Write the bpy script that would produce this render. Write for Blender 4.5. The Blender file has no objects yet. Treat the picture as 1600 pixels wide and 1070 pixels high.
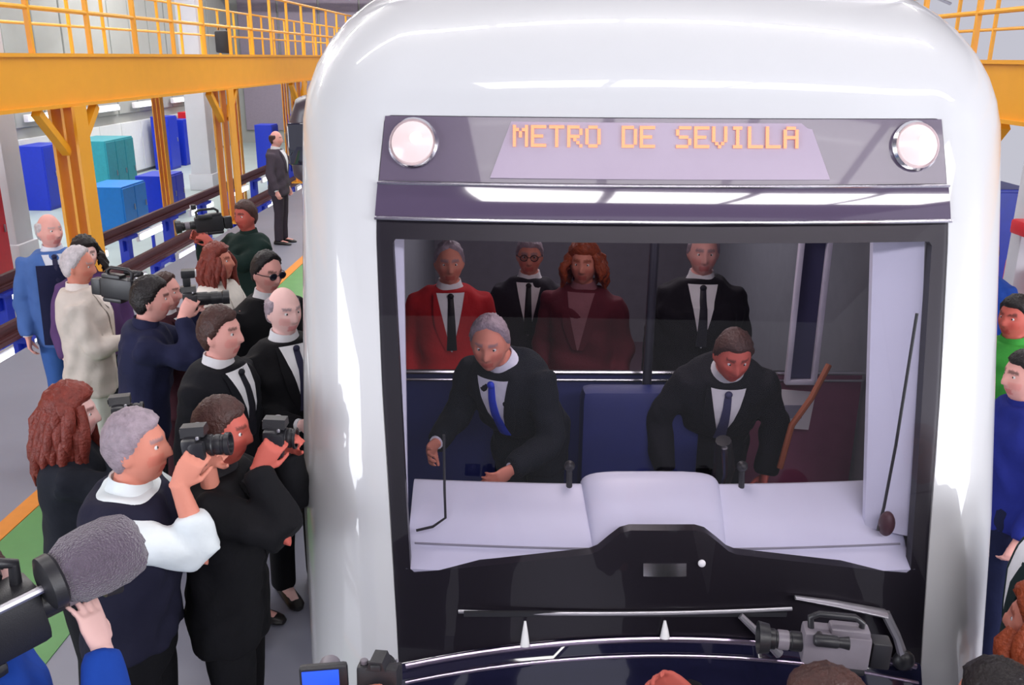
import bpy, bmesh, math, random
import numpy as np
from mathutils import Vector, Matrix, noise

random.seed(7)
PI = math.pi
SC = bpy.context.scene
COL = SC.collection

# ------------------------------------------------------------------ camera
CP, CA, CR = math.radians(17.7), math.radians(.89), math.radians(.4)
cf = Vector((-math.sin(CA)*math.cos(CP), math.cos(CA)*math.cos(CP), -math.sin(CP)))
cr0 = Vector((math.cos(CA), math.sin(CA), 0)); cu0 = cr0.cross(cf)
cr = cr0*math.cos(CR)+cu0*math.sin(CR); cu = cr.cross(cf)
cam_data = bpy.data.cameras.new('camera'); cam = bpy.data.objects.new('camera', cam_data); COL.objects.link(cam)
cam_data.sensor_width = 36; cam_data.lens = 1400/1600*36; cam_data.clip_end = 200
m = Matrix((cr, cu, -cf)).transposed().to_4x4(); m.translation = (0, 0, 2.95)
cam.matrix_world = m
SC.camera = cam

# ------------------------------------------------------------------ world and light
W = bpy.data.worlds.new('hall_daylight'); SC.world = W; W.use_nodes = True
bg = W.node_tree.nodes['Background']
bg.inputs['Color'].default_value = (.88, .88, 1.0, 1); bg.inputs['Strength'].default_value = .6
SC.view_settings.view_transform = 'Standard'; SC.view_settings.look = 'None'
SC.view_settings.exposure = .06; SC.view_settings.gamma = 1; SC.view_settings.use_curve_mapping = False

def area(name, loc, rot, sx, sy, power, color=(1, .97, .95)):
    l = bpy.data.lights.new(name, 'AREA'); l.shape = 'RECTANGLE'; l.size = sx; l.size_y = sy
    l.energy = power; l.color = color
    o = bpy.data.objects.new(name, l); COL.objects.link(o); o.location = loc; o.rotation_euler = rot
    return o
# light of the long ceiling lamp rows (fixtures are built below)
# (each ceiling lamp carries its own area light, see make_lamp)
# fill lights added at both sides to brighten the train, right one for daylight
area('side_fill', (13, -4, 2.5), (0, math.radians(84), math.radians(-14)), 4.8, 9, 1600, (.93, .95, 1))
area('side_fill', (-13.6, -7, 2.5), (0, math.radians(-84), math.radians(22)), 4.8, 9, 1550, (.90, .93, 1))

# ------------------------------------------------------------------ helpers
def srgb(*c):
    return tuple(((v/255)/12.92 if v/255 <= .04045 else ((v/255+.055)/1.055)**2.4) for v in c)

MATS = {}
def mat(name, col, rough=.5, metal=0., var=.12, scale=12., bump=0., bscale=60., spec=.5, coat=0., emit=None, estr=0., attr=False, sheen=0.):
    if name in MATS: return MATS[name]
    M = bpy.data.materials.new(name); M.use_nodes = True; nt = M.node_tree; N = nt.nodes; L = nt.links
    b = N['Principled BSDF']
    b.inputs['Roughness'].default_value = rough; b.inputs['Metallic'].default_value = metal
    b.inputs['Specular IOR Level'].default_value = spec; b.inputs['Coat Weight'].default_value = coat
    b.inputs['Sheen Weight'].default_value = sheen
    tc = N.new('ShaderNodeTexCoord')
    nz = N.new('ShaderNodeTexNoise'); nz.inputs['Scale'].default_value = scale; nz.inputs['Detail'].default_value = 3
    L.new(tc.outputs['Object'], nz.inputs['Vector'])
    mp = N.new('ShaderNodeMapRange'); mp.inputs['To Min'].default_value = 1-var; mp.inputs['To Max'].default_value = 1+var
    L.new(nz.outputs['Fac'], mp.inputs['Value'])
    mul = N.new('ShaderNodeVectorMath'); mul.operation = 'SCALE'
    if attr:
        a = N.new('ShaderNodeAttribute'); a.attribute_name = 'Col'; L.new(a.outputs['Color'], mul.inputs[0])
    else:
        mul.inputs[0].default_value = col[:3]
    L.new(mp.outputs['Result'], mul.inputs['Scale']); L.new(mul.outputs['Vector'], b.inputs['Base Color'])
    if bump:
        n2 = N.new('ShaderNodeTexNoise'); n2.inputs['Scale'].default_value = bscale; n2.inputs['Detail'].default_value = 2
        L.new(tc.outputs['Object'], n2.inputs['Vector'])
        bp = N.new('ShaderNodeBump'); bp.inputs['Strength'].default_value = bump; bp.inputs['Distance'].default_value = .01
        L.new(n2.outputs['Fac'], bp.inputs['Height']); L.new(bp.outputs['Normal'], b.inputs['Normal'])
    if emit:
        b.inputs['Emission Color'].default_value = (*emit, 1); b.inputs['Emission Strength'].default_value = estr
    MATS[name] = M
    return M

def cloth(name, col, rough=.85):
    return mat('cloth_'+name, col, rough=rough, var=.18, scale=9, bump=.35, bscale=26, spec=.25, sheen=0.)

def glass(name, tint, refl, rough=.0):
    if name in MATS: return MATS[name]
    M = bpy.data.materials.new(name); M.use_nodes = True; nt = M.node_tree; N = nt.nodes; L = nt.links
    N.remove(N['Principled BSDF'])
    t = N.new('ShaderNodeBsdfTransparent'); t.inputs['Color'].default_value = (*tint, 1)
    g = N.new('ShaderNodeBsdfGlossy'); g.inputs['Roughness'].default_value = rough
    fr = N.new('ShaderNodeFresnel'); fr.inputs['IOR'].default_value = 1.45
    mx = N.new('ShaderNodeMath'); mx.operation = 'MULTIPLY'; mx.inputs[1].default_value = refl
    L.new(fr.outputs['Fac'], mx.inputs[0])
    ms = N.new('ShaderNodeMixShader'); L.new(mx.outputs[0], ms.inputs[0]); L.new(t.outputs[0], ms.inputs[1]); L.new(g.outputs[0], ms.inputs[2])
    L.new(ms.outputs[0], N['Material Output'].inputs['Surface'])
    MATS[name] = M
    return M

class Geo:
    def __init__(s): s.v = []; s.f = []
    def add(s, v, f):
        o = len(s.v); s.v += [tuple(p) for p in v]; s.f += [tuple(i+o for i in q) for q in f]; return s
    def rings(s, R, cap0=True, cap1=True, closed=True):
        n = len(R[0]); v = [p for r in R for p in r]; f = []
        for k in range(len(R)-1):
            for i in range(n if closed else n-1):
                j = (i+1) % n
                f.append((k*n+i, k*n+j, (k+1)*n+j, (k+1)*n+i))
        if closed and cap0: f.append(tuple(reversed(range(n))))
        if closed and cap1: f.append(tuple(range((len(R)-1)*n, len(R)*n)))
        return s.add(v, f)
    def tube(s, pts, rad, n=10, flat=1., up=None, caps=True):
        pts = [Vector(p) for p in pts]
        if not isinstance(rad, (list, tuple)): rad = [rad]*len(pts)
        R = []; side = None
        for i, p in enumerate(pts):
            d = (pts[min(i+1, len(pts)-1)]-pts[max(i-1, 0)]).normalized()
            if side is None:
                u = Vector(up) if up else (Vector((0, 0, 1)) if abs(d.z) < .9 else Vector((1, 0, 0)))
                side = d.cross(u).normalized()
            else:
                side = (side-d*side.dot(d)).normalized()
            w = side.cross(d)
            R.append([p+side*math.cos(2*PI*k/n)*rad[i]+w*math.sin(2*PI*k/n)*rad[i]*flat for k in range(n)])
        return s.rings(R, caps, caps)
    def ball(s, c, r, n=14, m=9, rot=None):
        c = Vector(c); r = Vector(r) if not isinstance(r, (int, float)) else Vector((r, r, r)); R = []
        for k in range(m+1):
            a = -PI/2+PI*(k+.0)/m; a = max(-1.54, min(1.54, a))
            ring = []
            for i in range(n):
                b = 2*PI*i/n; q = Vector((r.x*math.cos(a)*math.cos(b), r.y*math.cos(a)*math.sin(b), r.z*math.sin(a)))
                ring.append(c+(rot @ q if rot else q))
            R.append(ring)
        return s.rings(R)
    def box(s, c, d, bev=0., rot=None):
        x, y, z = d[0]/2, d[1]/2, d[2]/2; c = Vector(c)
        if bev <= 0:
            v = [(sx*x, sy*y, sz*z) for sx in (-1, 1) for sy in (-1, 1) for sz in (-1, 1)]
            f = [(0, 1, 3, 2), (4, 6, 7, 5), (0, 4, 5, 1), (2, 3, 7, 6), (0, 2, 6, 4), (1, 5, 7, 3)]
        else:
            b = min(bev, x*.9, y*.9, z*.9)
            bm = bmesh.new(); bmesh.ops.create_cube(bm, size=1)
            for q in bm.verts: q.co = Vector((q.co.x*2*x, q.co.y*2*y, q.co.z*2*z))
            bmesh.ops.bevel(bm, geom=bm.edges[:], offset=b, segments=2, affect='EDGES', profile=.6)
            bm.verts.index_update(); v = [tuple(q.co) for q in bm.verts]; f = [tuple(q.index for q in t.verts) for t in bm.faces]; bm.free()
        v = [c+((rot @ Vector(p)) if rot else Vector(p)) for p in v]
        return s.add(v, f)
    def lathe(s, prof, o=(0, 0, 0), axis='Y', n=20):
        R = []
        for r, h in prof:
            ring = []
            for i in range(n):
                a = 2*PI*i/n; c, q = r*math.cos(a), r*math.sin(a)
                ring.append(Vector(o)+Vector({'Y': (c, h, q), 'Z': (c, q, h), 'X': (h, c, q)}[axis]))
            R.append(ring)
        return s.rings(R)
    def prism(s, poly, z0, z1, fn=None):
        n = len(poly); v = [(x, y, z0) for x, y in poly]+[(x, y, z1) for x, y in poly]
        f = [tuple(reversed(range(n))), tuple(range(n, 2*n))]+[(i, (i+1) % n, n+(i+1) % n, n+i) for i in range(n)]
        if fn: v = [fn(*p) for p in v]
        return s.add(v, f)
    def grid(s, fn, nu, nv):
        v = [fn(i/nu, j/nv) for j in range(nv+1) for i in range(nu+1)]
        f = [(j*(nu+1)+i, j*(nu+1)+i+1, (j+1)*(nu+1)+i+1, (j+1)*(nu+1)+i) for j in range(nv) for i in range(nu)]
        return s.add(v, f)
    def slab(s, fn, nu, nv, back):
        """grid patch with thickness: back is the vector to the rear face"""
        b = Vector(back); o = len(s.v); s.grid(fn, nu, nv)
        n = (nu+1)*(nv+1); s.v += [tuple(Vector(p)+b) for p in s.v[o:o+n]]
        s.f += [tuple(reversed([i+n for i in q])) for q in s.f[-nu*nv:]]
        ed = [i for i in range(nu)]+[nu+(nu+1)*j for j in range(nv)]+[(nu+1)*nv+i for i in range(nu, 0, -1)]+[(nu+1)*j for j in range(nv, 0, -1)]
        for k in range(len(ed)):
            a, c = o+ed[k], o+ed[(k+1) % len(ed)]
            s.f.append((a, a+n, c+n, c))
        return s
    def xf(s, M): s.v = [tuple(M @ Vector(p)) for p in s.v]; return s
    def mesh(s, name, smooth=True, ang=.7):
        me = bpy.data.meshes.new(name); me.from_pydata(s.v, [], s.f); me.update()
        bm = bmesh.new(); bm.from_mesh(me); bmesh.ops.recalc_face_normals(bm, faces=bm.faces); bm.to_mesh(me); bm.free()
        if smooth:
            me.polygons.foreach_set('use_smooth', [True]*len(me.polygons)); me.set_sharp_from_angle(angle=ang)
        return me

def obj(name, geo, material, parent=None, smooth=True, label=None, ang=.7):
    me = geo if isinstance(geo, bpy.types.Mesh) else geo.mesh(name, smooth, ang)
    o = bpy.data.objects.new(name, me); COL.objects.link(o)
    if material and not me.materials: me.materials.append(material)
    if parent: o.parent = parent
    if label: o['label'] = label
    return o

def tag(o, label, cat, group=None):
    o['label'] = label; o['category'] = cat
    if group: o['group'] = group
    return o

def struct(o): o['kind'] = 'structure'; return o

def thing(name, label, cat, loc=(0, 0, 0), rz=0., group=None, scale=1.):
    e = bpy.data.objects.new(name, None); COL.objects.link(e); e.empty_display_size = .1
    e.location = loc; e.rotation_euler = (0, 0, rz); e.scale = (scale,)*3
    return tag(e, label, cat, group)

def copy_tree(o, parent=None):
    c = o.copy(); COL.objects.link(c); c.parent = parent
    for ch in list(o.children): copy_tree(ch, c)
    return c

def remesh(geo, voxel, smooth=2, name='tmp'):
    me = geo.mesh(name, False); o = bpy.data.objects.new(name, me); COL.objects.link(o)
    r = o.modifiers.new('r', 'REMESH'); r.mode = 'VOXEL'; r.voxel_size = voxel; r.use_smooth_shade = True
    if smooth:
        q = o.modifiers.new('s', 'SMOOTH'); q.factor = .5; q.iterations = smooth
    dg = bpy.context.evaluated_depsgraph_get()
    out = bpy.data.meshes.new_from_object(o.evaluated_get(dg), depsgraph=dg)
    bpy.data.objects.remove(o); bpy.data.meshes.remove(me)
    out.polygons.foreach_set('use_smooth', [True]*len(out.polygons))
    return out

# ------------------------------------------------------------------ materials
M_WHITE = mat('train_white', (.60, .605, .62), rough=.3, var=.015, scale=3, coat=.8, spec=.3)
M_BLACK = mat('gloss_black', (.012, .012, .018), rough=.12, var=.1)
M_FRIT = mat('frit_black', (.012, .010, .016), rough=.35, var=.1)
M_HEAD = mat('mask_grey', srgb(92, 80, 100), rough=.32, var=.05, coat=.3)
M_BAND = mat('band_grey', srgb(82, 70, 92), rough=.07, var=.04, coat=1., spec=.8)
M_DISP = mat('display_panel', srgb(158, 142, 164), rough=.3, var=.03)
M_LED = mat('led_amber', (.8, .3, .15), emit=(1, .34, .16), estr=.62)
M_CHROME = mat('chrome', (.75, .74, .78), rough=.18, metal=1, var=.03)
M_STEEL = mat('brushed_steel', (.42, .41, .45), rough=.38, metal=.8, var=.06)
M_DARK = mat('dark_plastic', (.018, .018, .022), rough=.42, var=.15, bump=.05, bscale=200)
M_CAMBLK = mat('camera_black', (.016, .016, .02), rough=.38, var=.15, bump=.1, bscale=300)
M_CAMGREY = mat('camera_grey', (.20, .18, .21), rough=.4, var=.1)
M_ORANGE = mat('orange_paint', srgb(245, 170, 40), rough=.38, var=.05, scale=4, spec=.4)
M_RUST = mat('rail_steel', (.11, .035, .04), rough=.5, var=.25, metal=.2)
M_FLOOR = mat('floor_grey', srgb(142, 144, 160), rough=.45, var=.10, scale=1.6, bump=.03, bscale=20)
M_GREEN = mat('floor_green', srgb(98, 160, 92), rough=.5, var=.14, scale=5)
M_LINE = mat('floor_orange', srgb(238, 150, 50), rough=.5, var=.1)
M_BLUE = mat('paint_blue', srgb(22, 50, 190), rough=.4, var=.1)
M_SKYBLUE = mat('paint_sky', srgb(20, 125, 215), rough=.4, var=.1)
M_TEAL = mat('paint_teal', srgb(40, 150, 165), rough=.45, var=.15)
M_RED = mat('paint_red', srgb(215, 25, 40), rough=.4, var=.1)
M_WALL = mat('wall_grey', srgb(165, 168, 165), rough=.8, var=.08, scale=2)
M_PILLAR = mat('pillar_white', srgb(205, 205, 212), rough=.7, var=.06, scale=3)
M_CEIL = mat('ceiling_dark', srgb(96, 84, 104), rough=.8, var=.12, scale=2)
M_TUBE = mat('lamp_tube', (1, 1, 1), emit=(1, .98, .98), estr=4)
M_TUBE2 = mat('pit_tube', (1, 1, 1), emit=(.95, 1, .98), estr=2.6)
M_PAPER = mat('paper', srgb(225, 222, 228), rough=.8, var=.03)
M_GLASS = glass('windshield_glass', (.89, .86, .91), .75)
M_LENS = mat('lens_glass', (.02, .02, .035), rough=.04, coat=1)

# ------------------------------------------------------------------ hall structure
def sbox(name, lo, hi, m):
    c = [(a+b)/2 for a, b in zip(lo, hi)]; d = [b-a for a, b in zip(lo, hi)]
    return struct(obj(name, Geo().box(c, d), m, smooth=False))
fl = sbox('floor', (-5.25, -16, -.3), (9.5, 44, 0), M_FLOOR)
struct(obj('floor_pit', Geo().box((-9.6, 14, -1.2), (8.8, 60, .2)), mat('floor_pit', srgb(176, 190, 188), rough=.4, var=.12, scale=1.2), smooth=False))
wl = sbox('wall_left', (-14.2, -1, -1.2), (-13.9, 44, 8.2), M_WALL)
wb = sbox('wall_back', (-14.2, 44, -1.2), (9.5, 44.3, 8.2), M_WALL)
sbox('ceiling', (-14.2, -16, 8.0), (12.5, 44.3, 8.25), M_CEIL)
# corrugated sheets and light base course on the left wall
for i in range(27):
    obj('wall_panel', Geo().box((-13.86, -.2+i*1.6, 3.6), (.08, 1.5, 5.2), .02), M_WALL, wl, smooth=False)
    obj('base_panel', Geo().box((-13.86, -.2+i*1.6, -.15), (.10, 1.56, 1.7), .02), mat('base_course', srgb(222, 226, 228), rough=.5, var=.05), wl, smooth=False)
for i in range(12):
    obj('wall_panel', Geo().box((-12.6+i*1.9, 43.95, 3.5), (1.8, .1, 8), .02), mat('back_panel', srgb(150, 140, 156), rough=.7, var=.1), wb, smooth=False)
# painted floor zones
struct(obj('floor_green_strip', Geo().box((-2.86, 12, .002), (.90, 44, .006)), M_GREEN, smooth=False))
struct(obj('floor_line', Geo().box((-3.38, 12, .003), (.13, 44, .008)), M_LINE, smooth=False))
g = Geo()
for i in range(2): g.box((-4.72+.02*i, 6.3+i*.34, .003), (.75, .12, .008), rot=Matrix.Rotation(.75, 3, 'Z'))
struct(obj('floor_hazard_marks', g, mat('hazard_yellow', srgb(226, 205, 170), rough=.5), smooth=False))
# roof trusses
for k, yy in enumerate((6.5, 13, 20, 27, 34, 41)):
    t = struct(bpy.data.objects.new('trim_%d' % (k+1), None)); COL.objects.link(t)
    obj('truss_chord', Geo().box((-1, yy, 7.2), (25, .16, .2)), M_CEIL, t, smooth=False)
    obj('truss_chord', Geo().box((-1, yy, 6.2), (25, .16, .16)), M_CEIL, t, smooth=False)
    g = Geo()
    for i in range(16): g.tube([(-13+i*1.55, yy, 6.2), (-12.2+i*1.55, yy, 7.2), (-11.45+i*1.55, yy, 6.2)], .045, 6)
    obj('truss_web', g, M_CEIL, t)
# ceiling lamps: housing plus tube, in rows
LAMPS = {}
def make_lamp(L, w):
    t = thing('ceiling_lamp', 'long white fluorescent ceiling lamp hanging under the depot roof', 'lamp', group='ceiling lamps')
    obj('housing', Geo().box((0, 0, .06), (L, w+.1, .12), .02), M_PAPER, t)
    for s in (-1, 1): obj('tube', Geo().tube([(-L*.48, s*w*.25, -.02), (L*.48, s*w*.25, -.02)], .03, 8), M_TUBE, t)
    for s in (-.9, .9): obj('suspension_rod', Geo().tube([(s*L*.4, 0, .12), (s*L*.4, 0, .36)], .012, 6), M_STEEL, t)
    return t
for yy, pitch, x0, nn, w, pw in ((-6.1, 3.25, -.45, 4, 2.8, 310), (3.68, 1.5, -4.5, 7, .22, 30), (10, 2.8, -6.4, 5, .3, 100), (17, 2.8, -6.4, 5, .3, 120), (25, 2.8, -6.4, 5, .3, 120), (13, 2.8, -12.0, 2, .3, 300), (21, 2.8, -12.0, 2, .3, 330), (30, 2.8, -12.0, 2, .3, 330), (37.5, 2.8, -9.5, 5, .3, 260)):
    for k in range(nn):
        key = (pitch, w)
        if key not in LAMPS: LAMPS[key] = l = make_lamp(pitch*.92, w)
        else: l = copy_tree(LAMPS[key])
        l.location = (x0+k*pitch, yy, 7.66)
        area('lamp_light', (x0+k*pitch, yy, 7.60), (0, 0, 0), pitch*.92, w, pw)
# white building columns
for k, (x, y, lab) in enumerate(((-10.2, 17.3, 'white square building column nearest, left of the first orange post'), (-10.15, 28.3, 'white building column far back beside the second orange column'))):
    t = thing('building_column', lab, 'column', (x, y, -1.1), group='white building columns')
    obj('shaft', Geo().box((0, 0, 4.55), (.62, .62, 9.1), .04), M_PILLAR, t)
    obj('plinth', Geo().box((0, 0, .25), (.74, .74, .5), .03), M_PILLAR, t)

# ------------------------------------------------------------------ raised maintenance track on blue pedestals
tr = thing('raised_track', 'dark red rails carried on blue pedestals over the sunken floor', 'track', (-6.62, 14, -1.1))
for s in (-1, 1):
    g = Geo(); x = s*.69
    g.box((x, 0, 1.08), (.07, 44, .045)).box((x, 0, 1.02), (.02, 44, .09)).box((x, 0, .965), (.13, 44, .03))
    obj('rail', g, M_RUST, tr, smooth=False)
    obj('rail_girder', Geo().box((x, 0, .925), (.16, 44, .05)), M_RUST, tr, smooth=False)
ped = None
for i in range(18):
    for s in (-1, 1):
        x, y = s*.69, -10+i*2.0
        if ped is None:
            g = Geo().box((0, 0, .42), (.16, .18, .84)).box((0, 0, .02), (.34, .36, .04)).box((0, 0, .87), (.30, .42, .06)).box((0, .12, .74), (.05, .12, .22)).box((0, -.12, .74), (.05, .12, .22))
            ped = obj('pedestal', g, M_BLUE, tr, smooth=False); o = ped
        else:
            o = ped.copy(); COL.objects.link(o); o.parent = tr
        o.location = (x, y, 0)
# pit lamps lying along the rails
for k in range(8):
    nth = ('first', 'second', 'third', 'fourth', 'fifth', 'sixth', 'seventh', 'eighth')[k]
    for s, lab in ((0, 'white fluorescent pit lamp beyond the far rail, %s from the left' % nth), (1, 'white fluorescent pit lamp between the raised rails, %s from the left' % nth)):
        t = thing('pit_lamp', lab, 'lamp', (-7.72 if s == 0 else -6.25, 9.6+k*2.9+s*1.1, -.55), group='pit lamps in the far row' if s == 0 else 'pit lamps in the near row')
        obj('housing', Geo().box((-.05, 0, .0), (.06, 1.5, .16), .01), M_PAPER, t)
        obj('tube', Geo().box((.0, 0, 0), (.04, 1.4, .11), .015), M_TUBE2, t)
        obj('bracket', Geo().box((-.05, 0, -.3), (.05, .06, .5)), M_BLUE, t)

# ------------------------------------------------------------------ orange access walkways
def column_geo(h):
    g = Geo().box((0, 0, h/2), (.03, .26, h))
    for s in (-1, 1): g.box((s*.14, 0, h/2), (.035, .30, h))
    return g
def walkway(label, x0, x1, sx, ys, ncols):
    """x0: track-side edge, x1: outer edge, sx: outward sign"""
    t = thing('access_walkway', label, 'walkway', (x0, 0, 0))
    w = abs(x1-x0); L0, L1 = 3.0, 42.0; ym, yl = (L0+L1)/2, L1-L0
    def bx(name, c, d, m=M_ORANGE): return obj(name, Geo().box(c, d), m, t, smooth=False)
    # track-side girder (web and flanges), outer girder
    g = Geo().box((0, ym, 2.65), (.05, yl, .56)).box((sx*.05, ym, 2.93), (.22, yl, .04)).box((sx*.05, ym, 2.37), (.22, yl, .04))
    obj('girder', g, M_ORANGE, t, smooth=False)
    g = Geo().box((sx*w, ym, 2.65), (.05, yl, .5)).box((sx*w, ym, 2.42), (.2, yl, .04))
    obj('girder', g, M_ORANGE, t, smooth=False)
    for i in range(26): bx('deck_plate', (sx*w/2, L0+.75+i*1.5, 2.90), (w-.2, 1.48, .03), M_STEEL)
    for i in range(14): bx('cross_beam', (sx*w/2, L0+1+i*2.75, 2.72), (w, .12, .28))
    # columns with knee braces and base plates
    cg = column_geo(2.36).mesh('column', False); fo = column_geo(3.46).mesh('column', False)
    for y in ys:
        c = obj('column', cg, M_ORANGE, t); c.location = (sx*.03, y, 0)
        obj('base_plate', Geo().box((0, 0, .015), (.5, .5, .03)), M_ORANGE, c, smooth=False)
        for s in (-1, 1):
            obj('knee_brace', Geo().box((0, s*.42, 2.08), (.10, .74, .09), rot=Matrix.Rotation(s*.72, 3, 'X')), M_ORANGE, c, smooth=False)
        if sx < 0 and y > 12:
            c = obj('outer_column', fo, M_ORANGE, t); c.location = (sx*w, y+4.2, -1.1); c.scale = (.62, .62, 1)
    # railings
    ps = Geo().box((0, 0, .56), (.05, .05, 1.12)).mesh('railing_post', False)
    for xx in (0, sx*w):
        for i in range(29):
            o = obj('railing_post', ps, M_ORANGE, t); o.location = (xx, L0+.3+i*1.37, 2.95)
        for z in (3.42, 4.08):
            obj('handrail', Geo().tube([(xx, L0, z), (xx, L1, z)], .026, 8), M_ORANGE, t)
    return t
walkway('long orange steel access walkway with railing behind the crowd on the left', -5.4, -8.3, -1, (5.3, 10.8, 16.4, 21.9, 27.4, 32.9), 6)
walkway('orange steel access walkway on the right of the train', 4.75, 7.6, 1, (10.0, 15.5, 21, 26.5, 32), 5)
t = thing('equipment_bag', 'small dark bag left standing on the left orange walkway', 'bag', (-5.62, 17.3, 2.95))
obj('bag_body', Geo().box((0, 0, .22), (.26, .22, .40), .05), M_DARK, t)
obj('bag_strap', Geo().tube([(-.08, 0, .40), (-.06, 0, .52), (.06, 0, .52), (.08, 0, .40)], .012, 6), M_DARK, t)

# ------------------------------------------------------------------ workshop furniture beyond the raised track
def cabinet(label, x, y, z, w, d, h, m, doors=2, group=None, cat='cabinet', rz=PI/2):
    t = thing('tool_cabinet', label, cat, (x, y, z), rz, group)
    obj('body', Geo().box((0, 0, h/2), (w, d, h), .015), m, t, smooth=False)
    dw = w/doors
    for i in range(doors):
        dd = obj('cabinet_door', Geo().box((-w/2+dw*(i+.5), -d/2-.012, h/2+.02), (dw-.03, .03, h-.12), .008), m, t, smooth=False)
        obj('handle', Geo().box((-w/2+dw*(i+.5)+dw*.32, -d/2-.04, h*.55), (.02, .03, .14), .006), M_STEEL, dd)
    obj('plinth', Geo().box((0, .01, .03), (w-.04, d-.04, .06)), M_DARK, t, smooth=False)
    return t
cabinet('bright sky blue workshop cabinet seen beyond the raised rails', -9.7, 21.0, -1.1, 1.3, .9, 1.15, M_SKYBLUE, 2)
cabinet('deep blue low cabinet right of the sky blue one', -9.55, 23.3, -1.1, 1.1, .8, 1.1, M_BLUE, 2)
cabinet('teal machine cabinet standing behind the sky blue cabinet', -11.4, 24.2, -1.1, 1.7, 1.0, 1.9, M_TEAL, 3)
cabinet('tall dark blue locker against the wall, left of the other locker', -13.3, 33.4, -1.1, .9, .6, 1.9, M_BLUE, 1, 'lockers along the wall')
cabinet('tall dark blue locker against the wall, next to the red one', -13.3, 34.8, -1.1, .8, .6, 1.7, M_BLUE, 1, 'lockers along the wall')
cabinet('tall red locker against the wall at the right end of the row', -13.3, 36.0, -1.1, .8, .6, 1.9, M_RED, 1, 'lockers along the wall')
cabinet('blue cabinet against the wall seen left of the first orange column', -13.2, 24.5, -1.1, 1.2, .7, 1.7, M_BLUE, 2)
cabinet('red tool cabinet at the left edge of the photo', -9.75, 15.2, -1.1, 1.2, .8, 1.95, M_RED, 2)
for k, (x, y) in enumerate(((-7.9, 30.5), (-7.4, 33), (-6.9, 35.5), (-6.5, 38))):
    cabinet('distant dark blue locker, number %s from the second orange column' % ('one', 'two', 'three', 'four')[k], x-1.4, y+2, -1.1, .8, .6, 1.7+.2*(k % 2), M_BLUE, 1, 'distant lockers at the back')
for k, y in enumerate((19, 22.5, 26, 29.5, 33, 36.5)):
    t = thing('wall_lamp', 'white strip lamp on the left wall, %s from the left' % ('first', 'second', 'third', 'fourth', 'fifth', 'sixth')[k], 'lamp', (-13.6, y, 1.25), group='wall strip lamps')
    obj('housing', Geo().box((-.08, 0, 0), (.1, 2.3, .2), .02), M_PAPER, t); obj('tube', Geo().box((0, 0, -.02), (.05, 2.1, .1), .02), M_TUBE2, t)
# right hand side behind the train: red lifting jack and blue container
t = thing('lifting_jack', 'red mobile lifting jack with white mast on the right of the train', 'machine', (5.0, 8.6, 0))
obj('chassis', Geo().box((.3, 0, .55), (.9, .8, 1.0), .04).box((.35, 0, 1.35), (.7, .6, .7), .05), M_RED, t)
obj('mast', Geo().box((-.22, 0, 1.1), (.16, .2, 2.15), .02), M_PILLAR, t)
obj('spindle', Geo().tube([(-.06, -.1, .3), (-.06, -.1, 2.1)], .03, 8), M_RED, t)
obj('lifting_arm', Geo().box((-.3, -.3, 1.45), (.2, .5, .14), .03), M_RED, t)
obj('motor', Geo().lathe([(.09, 0), (.12, .03), (.12, .24), (.08, .28)], (.0, -.05, 1.75), 'Z', 12), M_DARK, t)
for s in (-1, 1): obj('wheel', Geo().lathe([(.13, -.04), (.16, -.03), (.16, .03), (.13, .04)], (.3, s*.44, .16), 'Y', 14), M_DARK, t)
cabinet('blue container below the right walkway, partly hidden by the train', 6.0, 12.75, 0, 1.6, 1.2, 1.3, M_BLUE, 2, rz=0)

# ------------------------------------------------------------------ the train (local frame: -y is the nose, x across)
train = thing('metro_train', 'white metro train with dark mask, amber destination display and big windshield', 'train', (.505, 3.0, 0), math.radians(1.5))
def yl(x, z): return -.28+.30*(z-.8)+.06*x*x
def hwo(z):   # half width of the mask opening
    return float(np.interp(z, [.5, .9, 1.8, 2.4, 2.56, 2.745], [.95, .965, 1.025, 1.05, 1.035, 1.015]))
def hwf(z): return float(np.interp(z, [.2, .6, 1.2, 2.4, 3.3], [1.33, 1.36, 1.39, 1.39, 1.385]))
def loop(hw, z0, z1, rt, rb, ns=16, nc=8, crown=0.):
    P = []
    # right side up, top right corner, top, top left corner, left side down, corners, bottom
    za, zb = z0+rb, z1-rt
    for i in range(ns): z = za+(zb-za)*i/ns; P.append((hw(z), z))
    h = hw(zb)
    for i in range(nc): a = PI/2*i/nc; P.append((h-rt+rt*math.cos(a), zb+rt*math.sin(a)))
    for i in range(ns): x = (h-rt)*(1-2*i/ns); P.append((x, z1+crown*(1-(x/(h-rt))**2)))
    for i in range(nc): a = PI/2*(1+i/nc); P.append((-h+rt+rt*math.cos(a), zb+rt*math.sin(a)))
    for i in range(ns): z = zb+(za-zb)*i/ns; P.append((-hw(z), z))
    h = hw(za)
    for i in range(nc): a = PI+PI/2*i/nc; P.append((-h+rb+rb*math.cos(a), za+rb*math.sin(a)))
    for i in range(ns): P.append(((h-rb)*(-1+2*i/ns), z0))
    for i in range(nc): a = PI*1.5+PI/2*i/nc; P.append((h-rb+rb*math.cos(a), za+rb*math.sin(a)))
    return P
O = loop(hwo, .50, 2.745, .03, .05); Fu = loop(hwf, .22, 3.27, .56, .12, crown=.04)
R = []; K = 12
inner = [(x*.985, yl(x, z)+.05, z if z < 2.7 else z-.02) for x, z in O]
R.append(inner)
Yend = 1.05
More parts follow.
